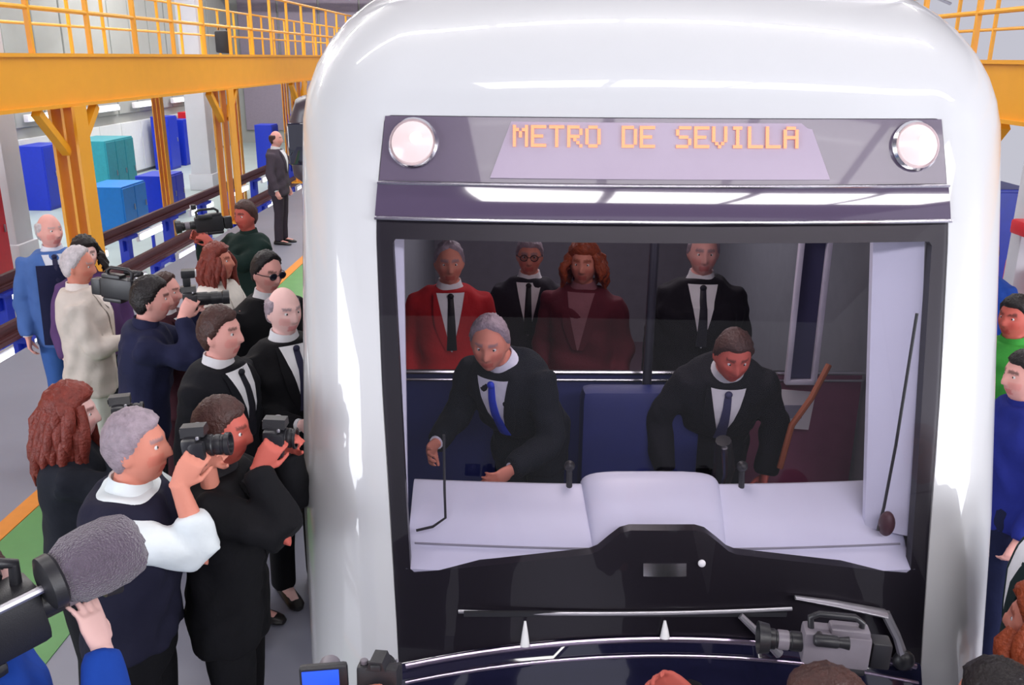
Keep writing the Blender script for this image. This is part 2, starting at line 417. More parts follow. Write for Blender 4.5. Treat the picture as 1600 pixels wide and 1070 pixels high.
for k in range(K+1):
    ph = PI/2*k/K; s = math.sin(ph)**.92; c = 1-math.cos(ph); ring = []
    for (xo, zo), (xf_, zf) in zip(O, Fu):
        top = max(0, min(1, (zf-2.7)/.5)); bot = max(0, min(1, (.4-zf)/.2))
        dep = .40+.42*top-.2*bot
        ring.append((xo+(xf_-xo)*s, yl(xo, zo)+dep*c, zo+(zf-zo)*s))
    R.append(ring)
last = R[-1]
for tt in (.35, .7, 1.):
    R.append([(p[0], p[1]+(Yend-p[1])*tt, p[2]) for p in last])
for yy in (3, 6, 9, 12, 15): R.append([(p[0], yy, p[2]) for p in last])
g = Geo().rings(R, cap0=False, cap1=True)
obj('body_shell', g, M_WHITE, train, ang=1.0)
# patches that follow the nose
def patch(name, z0, z1, w0, w1, off, th, m, parent=train, nu=24, nv=6, bulge=0., zt=None):
    def fn(u, v):
        z = z0+(z1-z0)*v; w = w0+(w1-w0)*v; x = (2*u-1)*w
        if zt: z = z0+(zt(x)-z0)*v
        return (x, yl(x, z)-off-bulge*math.sin(PI*v)*(1-.25*(2*u-1)**2), z)
    return obj(name, Geo().slab(fn, nu, nv, (0, th, 0)), m, parent, ang=1.1)
patch('header_panel', 2.518, 2.742, 1.035, 1.013, .004, .03, M_HEAD)
band = patch('visor_band', 2.392, 2.508, 1.05, 1.04, .012, .05, M_BAND, bulge=.003, nv=10)
for z, r in ((2.512, .006), (2.390, .007)):
    w = hwo(z)
    obj('chrome_trim', Geo().tube([((i/12-1)*w, yl((i/12-1)*w, z)-.018, z) for i in range(25)], r, 8), M_CHROME, band)
disp = obj('destination_display', Geo().slab(lambda u, v: ((2*u-1)*(.612-.075*v)-.02, yl((2*u-1)*.6, 2.535+.193*v)-.009, 2.535+.193*v), 16, 3, (0, .02, 0)), M_DISP, train)
FONT = {'M': '10001 11011 10101 10101 10001 10001 10001', 'E': '11111 10000 10000 11110 10000 10000 11111', 'T': '11111 00100 00100 00100 00100 00100 00100',
        'R': '11110 10001 10001 11110 10100 10010 10001', 'O': '01110 10001 10001 10001 10001 10001 01110', 'D': '11110 10001 10001 10001 10001 10001 11110',
        'S': '01111 10000 10000 01110 00001 00001 11110', 'V': '10001 10001 10001 10001 10001 01010 00100', 'I': '01110 00100 00100 00100 00100 00100 01110',
        'L': '10000 10000 10000 10000 10000 10000 11111', 'A': '01110 10001 10001 11111 10001 10001 10001', ' ': ' '.join(['00000']*7)}
text = 'METRO DE SEVILLA'; px, pz = .0106, .0106
for k, ch in enumerate(text):
    if ch == ' ': continue
    led = Geo()
    for r, row in enumerate(FONT[ch].split()):
        for c, b in enumerate(row):
            if b == '1':
                x = -.545+(k*6+c)*px*1.015; z = 2.712-r*pz
                led.box((x, yl(x, z)-.0125, z), (px*1.02, .006, pz*1.02))
    obj('letter', led, M_LED, disp, smooth=False, label='amber dot matrix letter '+ch)
rk = math.atan(.30)
for s in (-1, 1):
    x, z = s*.912, 2.655
    hl = obj('headlight', Geo().lathe([(.060, .035), (.088, .03), (.092, .012), (.084, .0), (.078, .012)], n=28), M_CHROME, train, label='round headlight in a chrome ring')
    hl.location = (x, yl(x, z)-.028, z); hl.rotation_euler = (-rk, 0, s*.12)
    obj('reflector', Geo().lathe([(.078, .010), (.05, .026), (.02, .03), (.0005, .03)], n=24), M_CHROME, hl)
    obj('lens', Geo().lathe([(.079, .010), (.074, -.002), (.05, -.012), (.02, -.017), (.0005, -.018)], n=28), mat('headlight_lens', (.75, .60, .60), rough=.2, emit=(1, .82, .76), estr=.12), hl)
    obj('bulb', Geo().ball((.015, -.012, .012), .022), mat('bulb_glow', (1, .9, .8), emit=(1, .86, .76), estr=1.0), hl)
# windshield: black border with a raised centre, glass in front of it
half_i = [(0, 2.315), (.5, 2.315), (.975, 2.315), (.985, 2.30), (.962, 1.9), (.94, 1.5), (.918, 1.165), (.905, 1.152), (.6, 1.195), (.265, 1.240), (.235, 1.252), (.195, 1.285), (.155, 1.315), (.12, 1.325), (0, 1.325)]
half_o = [(0, 2.388), (.5, 2.388), (1.045, 2.388), (1.049, 2.36), (1.03, 1.9), (1.0, 1.5), (.98, 1.165), (.965, .82), (.6, .82), (.3, .82), (.26, .82), (.2, .82), (.155, .82), (.12, .82), (0, .82)]
def full_loop(h): return h+[(-x, z) for x, z in reversed(h[1:-1])]
Li, Lo = full_loop(half_i), full_loop(half_o)
R = []
R.append([(x, yl(x, z)+.05, z) for x, z in Li]); R.append([(x, yl(x, z)+.004, z) for x, z in Li])
for s in (.25, .5, .75, 1): R.append([((a+(c-a)*s), yl(a+(c-a)*s, b+(d-b)*s)+.004, b+(d-b)*s) for (a, b), (c, d) in zip(Li, Lo)])
R.append([(x, yl(x, z)+.05, z) for x, z in Lo]); R.append(R[0])
obj('windshield_border', Geo().rings(R, False, False), M_FRIT, train, ang=.5, label='black border of the windshield with a hump at the centre')
obj('windshield', Geo().grid(lambda u, v: ((2*u-1)*hwo(.89+1.5*v)*.995, yl((2*u-1)*hwo(.89+1.5*v), .89+1.5*v)-.004, .89+1.5*v), 20, 24), M_GLASS, train, ang=2)
obj('badge', Geo().slab(lambda u, v: (-.075+.155*u, yl(0, 1.17+.045*v)-.006-.004*math.sin(PI*u), 1.172+.045*v), 6, 2, (0, .01, 0)), M_CHROME, train)
obj('marker_lamp', Geo().ball((.135, yl(0, 1.215)-.008, 1.218), (.014, .012, .014)), M_PAPER, train)
# lower nose
zt = lambda x: .962-.125*(x/.93)**2
patch('lower_panel', .52, .9, .95, .955, .012, .05, mat('lower_blue_black', (.012, .012, .035), rough=.08, coat=1, var=.1), bulge=.03, zt=zt)
for dz, r, nm in ((0, .010, 'nose_trim'), (-.045, .006, 'nose_trim')):
    obj(nm, Geo().tube([((i/14-1)*.93, yl((i/14-1)*.93, zt((i/14-1)*.93)+dz)-.022-(.02 if dz else 0), zt((i/14-1)*.93)+dz) for i in range(29)], r, 8), mat('trim_mauve', (.42, .34, .46), rough=.25, metal=.9), train)
obj('bumper', Geo().slab(lambda u, v: ((2*u-1)*1.05, yl((2*u-1)*1.05, .28+.26*v)-.10*math.sin(PI*v)-.02, .28+.26*v), 20, 8, (0, .15, 0)), M_DARK, train)
obj('coupler', Geo().box((0, -.55, .42), (.26, .36, .2), .05).lathe([(.13, -.80), (.15, -.78), (.15, -.74), (.1, -.72)], (0, 0, .42), 'Y', 18), M_DARK, train)
obj('skirt', Geo().box((0, 8, .2), (2.4, 14, .3), .03), M_DARK, train)
for k in range(3):
    for y0 in (1.9,):
        bog = obj('bogie', Geo().box((0, 2.2+k*5, .3), (1.9, 1.9, .3), .05), M_DARK, train)
        for sx in (-1, 1):
            for sy in (-.6, .6): obj('wheel', Geo().lathe([(.2, -.05), (.30, -.05), (.30, .05), (.2, .05)], (sx*.72, 2.2+k*5+sy, .30), 'X', 20), M_RUST, bog)
# wipers
def onf(x, z, off): return (x, yl(x, z)-off, z)
wp = obj('wiper', Geo().tube([onf(-.74+1.2*i/10, 1.042+.022*i/10, .026) for i in range(11)], .007, 8), M_STEEL, train, label='long wiper parked flat across the lower windshield')
obj('wiper_rubber', Geo().box((-.14, yl(.1, 1.04)-.012, 1.046), (1.16, .012, .018)), M_DARK, wp)
obj('wiper_arm', Geo().tube([onf(.27, 1.05, .035), onf(.34, .99, .05), onf(.41, .92, .045)], [.012, .014, .018], 8), M_STEEL, wp)
wp = obj('wiper', Geo().tube([onf(.47, 1.105, .03), onf(.62, 1.085, .045), onf(.80, 1.045, .05)], [.012, .020, .026], 8, flat=.5), M_STEEL, train, label='steel wiper arm angled down at the lower right of the windshield')
obj('wiper_arm', Geo().tube([onf(.80, 1.045, .05), onf(.84, .97, .055), onf(.87, .89, .045)], [.026, .024, .03], 8, flat=.6), M_STEEL, wp)
obj('pivot_cap', Geo().ball(onf(.87, .88, .05), (.04, .03, .04)), M_DARK, wp)
for x, h in ((-.5, .085), (.0, .06)):
    z0 = zt(x)+.01
    obj('white_cone', Geo().tube([onf(x, z0, .03), onf(x, z0+h*.5, .03), onf(x, z0+h, .028)], [.018, .012, .004], 10), mat('cone_white', (.85, .85, .86), rough=.4), train)  # small white cones above the nose trim
# rear view mirror pods on both flanks
for s in (-1, 1):
    mp = obj('mirror_pod', Geo().tube([(s*1.34, 1.0, 2.76), (s*1.43, 1.05, 2.72), (s*1.475, 1.1, 2.60), (s*1.465, 1.1, 2.46), (s*1.37, 1.05, 2.38)], [.04, .06, .07, .06, .03], 12, flat=1.3), mat('mirror_brown', (.055, .038, .05), rough=.35), train, label='dark mirror pod on the flank of the train')
    obj('mirror_face', Geo().box((s*1.48, 1.0, 2.58), (.08, .02, .18), .008), M_LENS, mp)
# flanks: dark windows and doors on both sides
for s in (-1, 1):
    for k, y in enumerate((2.4, 5.6, 8.8, 12.0)):
        obj('side_window', Geo().box((s*1.387, y, 1.85), (.03, 1.5, .95), .01), M_LENS, train)
    for y in (4.0, 7.2, 10.4):
        d = obj('side_door', Geo().box((s*1.39, y, 1.38), (.035, 1.3, 2.05), .01), mat('door_grey', (.55, .56, .6), rough=.3), train)
        for q in (-.33, .33): obj('door_pane', Geo().box((s*1.40, y+q, 1.65), (.03, .5, 1.2), .01), M_LENS, d)
# roof details: panel seam and equipment pod
obj('roof_seam', Geo().tube([(x*1.2, .62+.2*x*x, 3.262-.10*x*x*x*x) for x in [i/10-1 for i in range(21)]], .006, 6), M_STEEL, train)
obj('roof_pod', Geo().box((0, 6, 3.42), (1.7, 4, .3), .08), M_PILLAR, train)
# ---- cab interior
cabin_floor = obj('cabin_floor', Geo().box((0, 6.2, .33), (2.5, 12.4, .06)), mat('cabin_floor', srgb(95, 70, 85), rough=.6), train, smooth=False)
obj('cabin_ceiling', Geo().box((0, 6.3, 2.72), (2.36, 11.2, .05)), mat('cabin_ceiling', srgb(120, 118, 128), rough=.6), train, smooth=False)
g = Geo()
for s in (-1, 1): g.box((s*1.24, 6.4, 1.5), (.05, 11.6, 2.35))
obj('cabin_lining', g, mat('cabin_lining', srgb(128, 132, 140), rough=.5), train, smooth=False)
obj('end_partition', Geo().box((0, 5.2, 1.5), (2.46, .06, 2.4)), mat('end_partition', srgb(120, 118, 128), rough=.4), train, smooth=False)
M_DASH = mat('dash_white', srgb(224, 228, 248), rough=.38, var=.02)
def dz(y): return float(np.interp(y, [-.17, -.075, -.06, .10, .2, .24], [1.165, 1.205, 1.222, 1.30, 1.345, 1.33]))
g = Geo(); ys = [-.17, -.12, -.078, -.074, -.06, 0, .06, .12, .18, .21, .235, .24]
prof = [(y+(0), dz(y)) for y in ys]+[(.24, .40), (-.05, .40)]
R = []
for i in range(21):
    x = (i/10-1)*.935; R.append([(x, y+.05*x*x+(.012 if j < 5 else 0), z) for j, (y, z) in enumerate(prof)])
dash = obj('dashboard', Geo().rings(R), M_DASH, train, ang=.5, label='white dashboard shelf behind the windshield')
obj('seam', Geo().tube([((i/10-1)*.91, -.066+.05*((i/10-1)*.93)**2, 1.217) for i in range(21)], .004, 6), mat('seam_grey', (.3, .3, .36), rough=.6), dash)
g = Geo(); R = []
for k in range(9):
    v = k/8; y = -.12+.36*v; hh = .055*math.sin(min(1, v*1.6)*PI/2); w = .245+.03*v
    R.append([(-.0+w*math.copysign(abs(math.cos(a))**.45, math.cos(a)), y, dz(min(y, .235))-.03+(hh+.03)*abs(math.sin(a))**.5) for a in [PI*i/16 for i in range(17)]]+[(-w, y, 1.0), (w, y, 1.0)])
obj('instrument_cowl', Geo().rings(R), M_DASH, dash, ang=.8)
for x, zz in ((-.32, 1.36), (.36, 1.355)):
    obj('control_lever', Geo().tube([(x, .2, 1.33), (x, .215, 1.40)], .012, 8).ball((x, .217, 1.42), .022), M_DARK, dash)
M_NAVY = mat('seat_navy', (.012, .02, .13), rough=.55, var=.15)
# low partition with chrome rail, half navy and half plum
pt = obj('low_partition', Geo().box((-.28, 1.2, .9), (1.86, .05, 1.12), .01), M_NAVY, train)
obj('plum_panel', Geo().box((.92, 1.2, .9), (.56, .05, 1.12), .01), mat('plum_panel', srgb(150, 88, 118), rough=.5, var=.15), pt)
for z, r in ((1.475, .012), (1.435, .007)): obj('chrome_rail', Geo().tube([(-1.2, 1.16, z), (1.2, 1.16, z)], r, 8), M_CHROME, pt)
# cab seat, armrest, white frame, trim pillars, cords
st = obj('cab_seat', Geo().box((.06, .92, 1.18), (.56, .14, .62), .05), M_NAVY, train, label='dark blue cab seat')
obj('seat_cushion', Geo().box((.06, .68, .83), (.54, .5, .14), .05), M_NAVY, st)
obj('seat_post', Geo().tube([(.06, .72, .36), (.06, .72, .78)], .06, 10), M_DARK, st)
obj('armrest', Geo().tube([(.42, .78, 1.02), (.41, .66, 1.20), (.38, .60, 1.36)], [.05, .05, .035], 10), M_DARK, st)
obj('armrest_trim', Geo().tube([(.415, .735, 1.02), (.405, .615, 1.20), (.38, .57, 1.34)], .014, 8), M_CHROME, st)
fr = obj('door_frame', Geo().box((.80, 1.10, 1.80), (.025, .03, .72), .006).box((.93, 1.10, 1.80), (.025, .03, .72), .006).box((.865, 1.10, 2.15), (.15, .03, .025), .006).box((.865, 1.10, 1.45), (.15, .03, .025), .006), mat('frame_white', srgb(215, 212, 230), rough=.4), train)
obj('door_leaf', Geo().box((.865, 1.13, 1.80), (.11, .02, .68)), mat('leaf_blue', srgb(66, 66, 100), rough=.3), fr, smooth=False)
obj('trim_pillar', Geo().slab(lambda u, v: (.80+.16*u+.02*v, yl(.9, 1.25+1.08*v)+.14-.08*u, 1.25+1.08*v), 4, 8, (0, .03, 0)), M_DASH, train, label='white cab pillar trim at the right side')
obj('trim_pillar', Geo().slab(lambda u, v: (-.99+.05*u-.02*v, yl(.9, 1.2+1.13*v)+.07+.06*u, 1.2+1.13*v), 4, 8, (0, .03, 0)), M_DASH, train, label='narrow white cab pillar trim at the left side')
for pts in ([(-.80, .06, 1.62), (-.80, .05, 1.40), (-.795, .0, 1.31), (-.84, -.03, 1.29), (-.90, -.05, 1.285)], [(.87, .03, 2.1), (.86, .02, 1.6), (.845, .01, 1.35), (.82, -.02, 1.27)]):
    obj('cab_cord', Geo().tube(pts, .0055, 6), M_DARK, train)
obj('coat_hook', Geo().ball((.85, -.02, 1.30), (.03, .03, .05)), mat('coat_hook', (.09, .04, .05), rough=.5), train)
obj('strap', Geo().tube([(.86, .75, 1.66), (.78, .7, 1.52), (.70, .68, 1.40), (.66, .66, 1.2)], .014, 8), mat('strap_brown', srgb(150, 80, 50), rough=.6), train)
pole = obj('cab_pole', Geo().tube([(.10, 1.0, .36), (.10, 1.0, 2.7)], .022, 10), mat('pole_dark', (.02, .02, .03), rough=.3), train)
t = thing('paper_sheet', 'white sheet of paper hanging on the plum partition inside the cab', 'paper', (1.325, 4.135, 1.18), math.radians(1.5))
obj('sheet', Geo().box((0, 0, .12), (.19, .004, .2), rot=Matrix.Rotation(.08, 3, 'Y')), M_PAPER, t, smooth=False)
obj('print_block', Geo().box((0, -.004, .11), (.09, .003, .07)), mat('print_grey', srgb(140, 140, 160), rough=.8), t, smooth=False)
# unseen area lights added to brighten the cab and the saloon
cl = bpy.data.lights.new('cab_fill', 'AREA'); cl.size = .6; cl.energy = 8; cl.color = (1, .86, .84)
clo = bpy.data.objects.new('cab_fill', cl); COL.objects.link(clo); clo.parent = train; clo.location = (0, .75, 2.66)
cl2 = bpy.data.lights.new('saloon_fill', 'AREA'); cl2.size = 1.2; cl2.energy = 24; cl2.color = (1, .92, .95)
clo = bpy.data.objects.new('saloon_fill', cl2); COL.objects.link(clo); clo.parent = train; clo.location = (0, 3.0, 2.66)

# ------------------------------------------------------------------ people
TOR = [(.78, .160, .112, 0), (.88, .175, .125, -.005), (.96, .172, .122, 0), (1.06, .158, .112, .005), (1.18, .166, .120, .008), (1.30, .184, .126, .005), (1.38, .188, .118, -.005), (1.44, .160, .096, -.015), (1.485, .098, .070, -.015), (1.52, .062, .06, -.008)]
TZ = [r[0] for r in TOR]
def tor(z): return tuple(float(np.interp(z, TZ, [r[k] for r in TOR])) for k in (1, 2, 3))

def head_pt(d):
    """point of the head surface in direction d (face towards +y)"""
    x, y, z = .076*d[0], .098*d[1], .122*d[2]
    if z < 0:
        s = min(1, -z/.12); x *= 1-.26*s*s
        if y < 0: y *= 1-.42*s
        else: y *= 1-.06*s
    if y > 0:
        y *= .94; ax = abs(x)
        n = max(0, min(1, (.034-z)/.064)) if z > -.032 else max(0, 1-(-.032-z)/.012)
        y += .026*n*math.exp(-(x/(.009+.006*n))**2)
        y -= .012*math.exp(-((ax-.031)/.017)**2-((z-.010)/.013)**2)
        y += .005*math.exp(-((z-.036)/.010)**2-(ax/.045)**4)
        y += .006*math.exp(-(x/.022)**2)*(math.exp(-((z+.062)/.006)**2)+.9*math.exp(-((z+.076)/.006)**2))
        y -= .004*math.exp(-(x/.025)**2-((z+.069)/.003)**2)
        y += .010*math.exp(-(x/.022)**2-((z+.104)/.015)**2)
        y += .004*math.exp(-((ax-.046)/.018)**2-((z+.018)/.018)**2)
    return Vector((x, y, z))
def ring_dirs(nu, nv):
    for j in range(nv+1):
        e = -PI/2*.985+PI*.985*j/nv
        yield [(math.cos(e)*math.sin(2*PI*i/nu), math.cos(e)*math.cos(2*PI*i/nu), math.sin(e)) for i in range(nu)]
HEAD_R = [[head_pt(d) for d in ring] for ring in ring_dirs(60, 46)]
def hairline(az, style):
    a = abs(math.degrees(az))
    if style == 'receding': return float(np.interp(a, [0, 25, 55, 80, 100, 130, 180], [56, 50, 40, 12, -14, -30, -38]))
    return float(np.interp(a, [0, 40, 62, 80, 100, 130, 180], [36, 36, 26, 8, -14, -32, -40]))
def hair_geo(style, seed, length=.28, thick=.013):
    g = Geo(); R = []; rnd = random.Random(seed)
    if style == 'long': thick = .024
    for ring in ring_dirs(44, 30):
        rr = []
        for d in ring:
            p = head_pt(d); az = math.atan2(d[0], d[1]); el = math.degrees(math.asin(max(-1, min(1, d[2]))))
            mk = max(0, min(1, (el-hairline(az, style if style != 'bald' else 'short'))/9+.5))
            if style == 'bald': mk *= max(0, min(1, (38-el)/14))*max(0, min(1, (abs(math.degrees(az))-70)/14))
            n = Vector((d[0]/.076, d[1]/.098, d[2]/.122)).normalized()
            nz = noise.noise(Vector((d[0]*9+seed, d[1]*9, d[2]*4)))*.35+noise.noise(Vector((d[0]*26, d[1]*26+seed, d[2]*6)))*.25
            rr.append(p+n*(-.012+mk*(.012+thick*(1+nz)*(1+.35*max(0, d[2])))))
        R.append(rr)
    g.rings(R)
    if style == 'long':
        for i in range(34):
            a = math.radians(58+244*(i+.5)/34); el = rnd.uniform(-.1, .5)
            d = (math.cos(el)*math.sin(a), math.cos(el)*math.cos(a), math.sin(el)); p = head_pt(d)*1.12
            out = Vector((d[0], d[1], 0)).normalized(); w = rnd.uniform(.75, 1.1)*length; ph = rnd.uniform(0, 6)
            pts = [p]; 
            for k in range(1, 7):
                q = k/6; pts.append(p+Vector((0, -.02*q, -w*q))+out*(.012+.030*math.sin(q*2.4)+.012*math.sin(q*7+ph))*1.0)
            g.tube(pts, [.020, .024, .023, .021, .018, .013, .003], 7)
    return g

def hand(g, w, u, n, side, curl=.5, spread=.12, sc=1.):
    """w wrist, u finger direction, n palm normal, side +1 right / -1 left"""
    w = Vector(w); u = Vector(u).normalized(); n = Vector(n); n = (n-u*n.dot(u)).normalized(); t = u.cross(n)*side   # t: towards the thumb? right palm
    t = -t
    R = []
    for q, hw, hd in ((-.02, .026, .022), (.0, .027, .021), (.03, .036, .018), (.06, .042, .016), (.088, .042, .013)):
        c = w+u*q*sc
        R.append([c+t*math.cos(a)*hw*sc+n*math.sin(a)*hd*sc for a in [2*PI*i/12 for i in range(12)]])
    g.rings(R)
    for k in range(4):
        off = (.031-.0205*k)*sc; L = (.072, .082, .077, .060)[k]*sc; r = (.0085, .0088, .0084, .0074)[k]*sc
        p = w+u*.082*sc+t*off; sp = (1.5-k)*spread; d = (u*math.cos(sp)+t*math.sin(sp)).normalized()
        pts = [p-d*.01, p]; a = 0
        for s, fr in enumerate((.45, .31, .24)):
            a += curl*(.7, 1.0, .7)[s]; dd = d*math.cos(a)+n*math.sin(a); p = p+dd*L*fr; pts.append(p)
        g.tube(pts, [r*1.1, r*1.1, r, r*.92, r*.78], 8); g.ball(pts[-1], r*.78, 8, 5)
    p = w+u*.022*sc+t*.028*sc; d = (u*.62+t*.62+n*.45).normalized(); pts = [p-t*.012*sc, p, p+d*.036*sc]
    d2 = (u*.85+t*.15+n*.55).normalized(); pts += [pts[-1]+d2*.030*sc, pts[-1]+d2*.054*sc]
    g.tube(pts, [.015*sc, .0135*sc, .0112*sc, .010*sc, .0082*sc], 8); g.ball(pts[-1], .0082*sc, 8, 5)

SKINS = {'pink': srgb(232, 170, 160), 'fair': srgb(240, 196, 190), 'tan': srgb(214, 138, 118), 'red': srgb(196, 96, 84), 'dark': srgb(150, 62, 52)}
HAIRS = {'grey': srgb(150, 135, 145), 'lightgrey': srgb(196, 188, 192), 'black': srgb(26, 20, 22), 'brown': srgb(66, 40, 36), 'auburn': srgb(120, 48, 38), 'ginger': srgb(150, 66, 34)}

def hair_mat(c):
    return mat('hair_'+c, HAIRS[c], rough=.5, var=.45, scale=38, bump=.6, bscale=90, spec=.4)

class Person: pass
def person(label, x, y, yaw, h=1.78, skin='pink', hair=('short', 'brown'), top='suit', tc=(.012, .012, .018), shirt=None, tie=None, bot=None,
           lean=0., head=(0, 0), RH=None, LH=None, rdir=None, ldir=None, rn=None, ln=None, curl=.6, z0=0., group=None, vox=.009, fat=1., eyes=True,
           glasses=None, elbow=None, sleeve=1., vest=None, hair_len=.28, tname='jacket', panel=None, hand_sc=1.):
    P = Person(); s = h/1.75; yw = math.radians(yaw); ln_ = math.radians(lean)
    root = thing('person', label, 'person', (x, y, z0), yw, group, s); P.root = root
    def bend(p):
        w = max(0, min(1, (p[2]-.88)/.24)); a = ln_*w; zz = p[2]-.95
        return Vector((p[0], p[1]*math.cos(a)+zz*math.sin(a), .95+zz*math.cos(a)-p[1]*math.sin(a)))
    def ell(z, dw, dd, n=22, k=1.):
        hw, hd, yo = tor(z); hw = (hw+dw)*(1+(fat-1)*.6*(z < 1.36)); hd = (hd+dd)*(1+(fat-1)*(z < 1.36))
        e = .82
        return [bend((hw*math.copysign(abs(math.cos(a))**e, math.cos(a)), yo+hd*math.copysign(abs(math.sin(a))**e, math.sin(a)), z)) for a in [2*PI*i/n for i in range(n)]]
    def front(xx, z, off):
        hw, hd, yo = tor(z); hw = (hw+.027)*(1+(fat-1)*.6*(z < 1.36)); hd = (hd+.026)*(1+(fat-1)*(z < 1.36))
        q = min(.98, abs(xx)/hw)
        return bend((xx, yo+hd*(1-q**2.4)**.42+off, z))
    # head frame
    hy, hp = math.radians(head[0]), math.radians(head[1])
    HM = Matrix.Rotation(hy, 3, 'Z') @ Matrix.Rotation(hp, 3, 'X')
    hc = bend((0, .012, 1.625))+Vector((0, .02*math.sin(max(0, -hp)), 0))
    P.hc = hc
    HS = 1.03
    def H(p): return hc+HM @ (Vector(p)*HS)
    # arms
    arms = {}
    for sd, tgt, key in ((1, RH, 'R'), (-1, LH, 'L')):
        S = bend((sd*.176, -.012, 1.395)); l1, l2 = .295, .265
        T = Vector(tgt) if tgt else Vector((sd*.25, .06, .86))+ (bend((0, 0, 1.4))-Vector((0, 0, 1.4)))*.6
        d = T-S; L = d.length
        if L > (l1+l2)*.995: T = S+d.normalized()*(l1+l2)*.995; d = T-S; L = d.length
        a = math.acos(max(-1, min(1, (l1*l1+L*L-l2*l2)/(2*l1*L)))); dn = d.normalized()
        hint = Vector(elbow) if elbow else Vector((sd*.45, -.35, -1)); hint = Vector((hint.x*(1 if not elbow else sd), hint.y, hint.z))
        pn = (hint-dn*hint.dot(dn)).normalized()
        E = S+dn*l1*math.cos(a)+pn*l1*math.sin(a)
        arms[key] = (S, E, T)
    P.arms = arms
    # ---- body, one continuous surface
    g = Geo()
    g.rings([ell(z, -.045 if 1.33 < z < 1.46 else -.022 if z < 1.5 else -.006, -.022 if z < 1.5 else -.006) for z in TZ])
    g.rings([[H(p) for p in ring] for ring in HEAD_R])
    for sd in (-1, 1):
        g.ball(H((sd*.077, -.010, -.004)), (.011*HS, .019*HS, .032*HS), 10, 8, HM @ Matrix.Rotation(sd*.3, 3, 'Z'))
        g.tube([(sd*.088, 0, .92), (sd*.095, .01, .70), (sd*.10, .012, .50), (sd*.105, -.012, .30), (sd*.108, -.02, .08)], [.088, .078, .056, .052, .038], 12)
        g.tube([(sd*.108, -.05, .045), (sd*.11, .03, .045), (sd*.118, .13, .03)], [.035, .04, .028], 10, flat=.8)
    g.tube([bend((0, -.012, 1.44)), bend((0, -.006, 1.52)), H((0, -.018, -.05))], [.066, .056, .058], 14)
    for key, sd, dr, nn in (('R', 1, rdir, rn), ('L', -1, ldir, ln)):
        S, E, T = arms[key]; m1 = S.lerp(E, .5); m2 = E.lerp(T, .35)
        g.tube([S+(E-S)*-.08, S, m1, E, m2, T], [.020, .024, .034, .037, .040, .027], 12)
        u = Vector(dr) if dr else (T-E)
        nrm = Vector(nn) if nn else Vector((-sd, .15, 0))
        hand(g, T, u, nrm, sd, curl, sc=hand_sc)
    body = remesh(g, vox, 1 if vox < .008 else 0, 'body')
    sk = SKINS[skin]; hc_ = HAIRS[hair[1]] if hair else sk
    n = len(body.vertices); co = np.empty(n*3); body.vertices.foreach_get('co', co); co = co.reshape(-1, 3)
    inv = np.array(HM.transposed()); lo = (co-np.array(hc)) @ inv.T / HS
    col = np.ones((n, 4)); col[:, :3] = sk
    hm = (lo[:, 2] > -.14) & (np.abs(lo[:, 0]) < .1) & (lo[:, 1] > .045) & (lo[:, 1] < .16) & (lo[:, 2] < .14)
    ax = np.abs(lo[:, 0])
    lip = hm & (ax < .025) & (lo[:, 2] > -.083) & (lo[:, 2] < -.055)
    col[lip, :3] = np.array(sk)*np.array([.85, .55, .58])
    brow = hm & (ax > .012) & (ax < .05) & (np.abs(lo[:, 2]-.034) < .0065)
    col[brow, :3] = np.array(hc_)*.55+np.array(sk)*.3
    chk = hm & (np.abs(ax-.042) < .02) & (np.abs(lo[:, 2]+.03) < .02)
    col[chk, :3] *= np.array([1.0, .84, .84])
    at_ = body.attributes.new('Col', 'FLOAT_COLOR', 'POINT'); at_.data.foreach_set('color', col.ravel())
    body.materials.clear()
    obj('body', body, mat('skin', (1, 1, 1), rough=.6, var=.06, scale=20, attr=True, spec=.35), root)
    # ---- eyes
    if eyes:
        for sd in (-1, 1):
            e = obj('eye', Geo().ball(H((sd*.031, .066, .009)), .0125, 10, 7), mat('eye_white', (.75, .72, .72), rough=.25), root)
            obj('iris', Geo().ball(H((sd*.031, .0735, .009)), .0062, 8, 6), mat('iris', (.02, .014, .012), rough=.2), e)
    if hair:
        hg = hair_geo(hair[0], len(label)*1.7, hair_len)
        hg.v = [tuple(H(p)) for p in hg.v]; obj('hair', hg, hair_mat(hair[1]), root, ang=1.2)
    if glasses:
        g = Geo(); g2 = Geo()
        for sd in (-1, 1):
            rim = [H((sd*.032+.024*math.cos(a), .094-.25*abs(.024*math.cos(a)*sd+.0)*0, .009+.019*math.sin(a))) for a in [2*PI*i/14 for i in range(15)]]
            g.tube(rim, .0028, 6, caps=False); g.tube([H((sd*.056, .092, .014)), H((sd*.079, .05, .014)), H((sd*.080, -.01, .010))], .0026, 6)
            g2.prism([(sd*.032+.024*math.cos(a), .009+.019*math.sin(a)) for a in [2*PI*i/14 for i in range(14)]], .093, .095, lambda px_, pz_, py_: H((px_, py_, pz_)))
        g.tube([H((-.009, .096, .012)), H((.009, .096, .012))], .0026, 6)
        gl = obj('glasses', g, M_DARK, root)
        obj('lens', g2, M_LENS if glasses == 'sun' else glass('spectacle_glass', (.9, .9, .92), 1.2), gl, smooth=False)
    # ---- clothes
    cv = .013 if vox < .0095 else .017
    def sleeves(g, extra, part, cuff=False):
        for key in 'RL':
            S, E, T = arms[key]; d1 = (E-S).normalized()
            if part <= .5:
                q = part*2; pts = [S-d1*.03, S, S.lerp(E, q*.5), S.lerp(E, q)]; rr = [.05, .057, .052, .05]
            else:
                q = (part-.5)*2*.97; pts = [S-d1*.03, S, S.lerp(E, .5), S.lerp(E, .93), E.lerp(T, .08), E.lerp(T, q*.55), E.lerp(T, q)]; rr = [.05, .058, .052, .047, .047, .043, .033+.004*(1-q)]
            g.tube(pts, [r+extra for r in rr], 14)
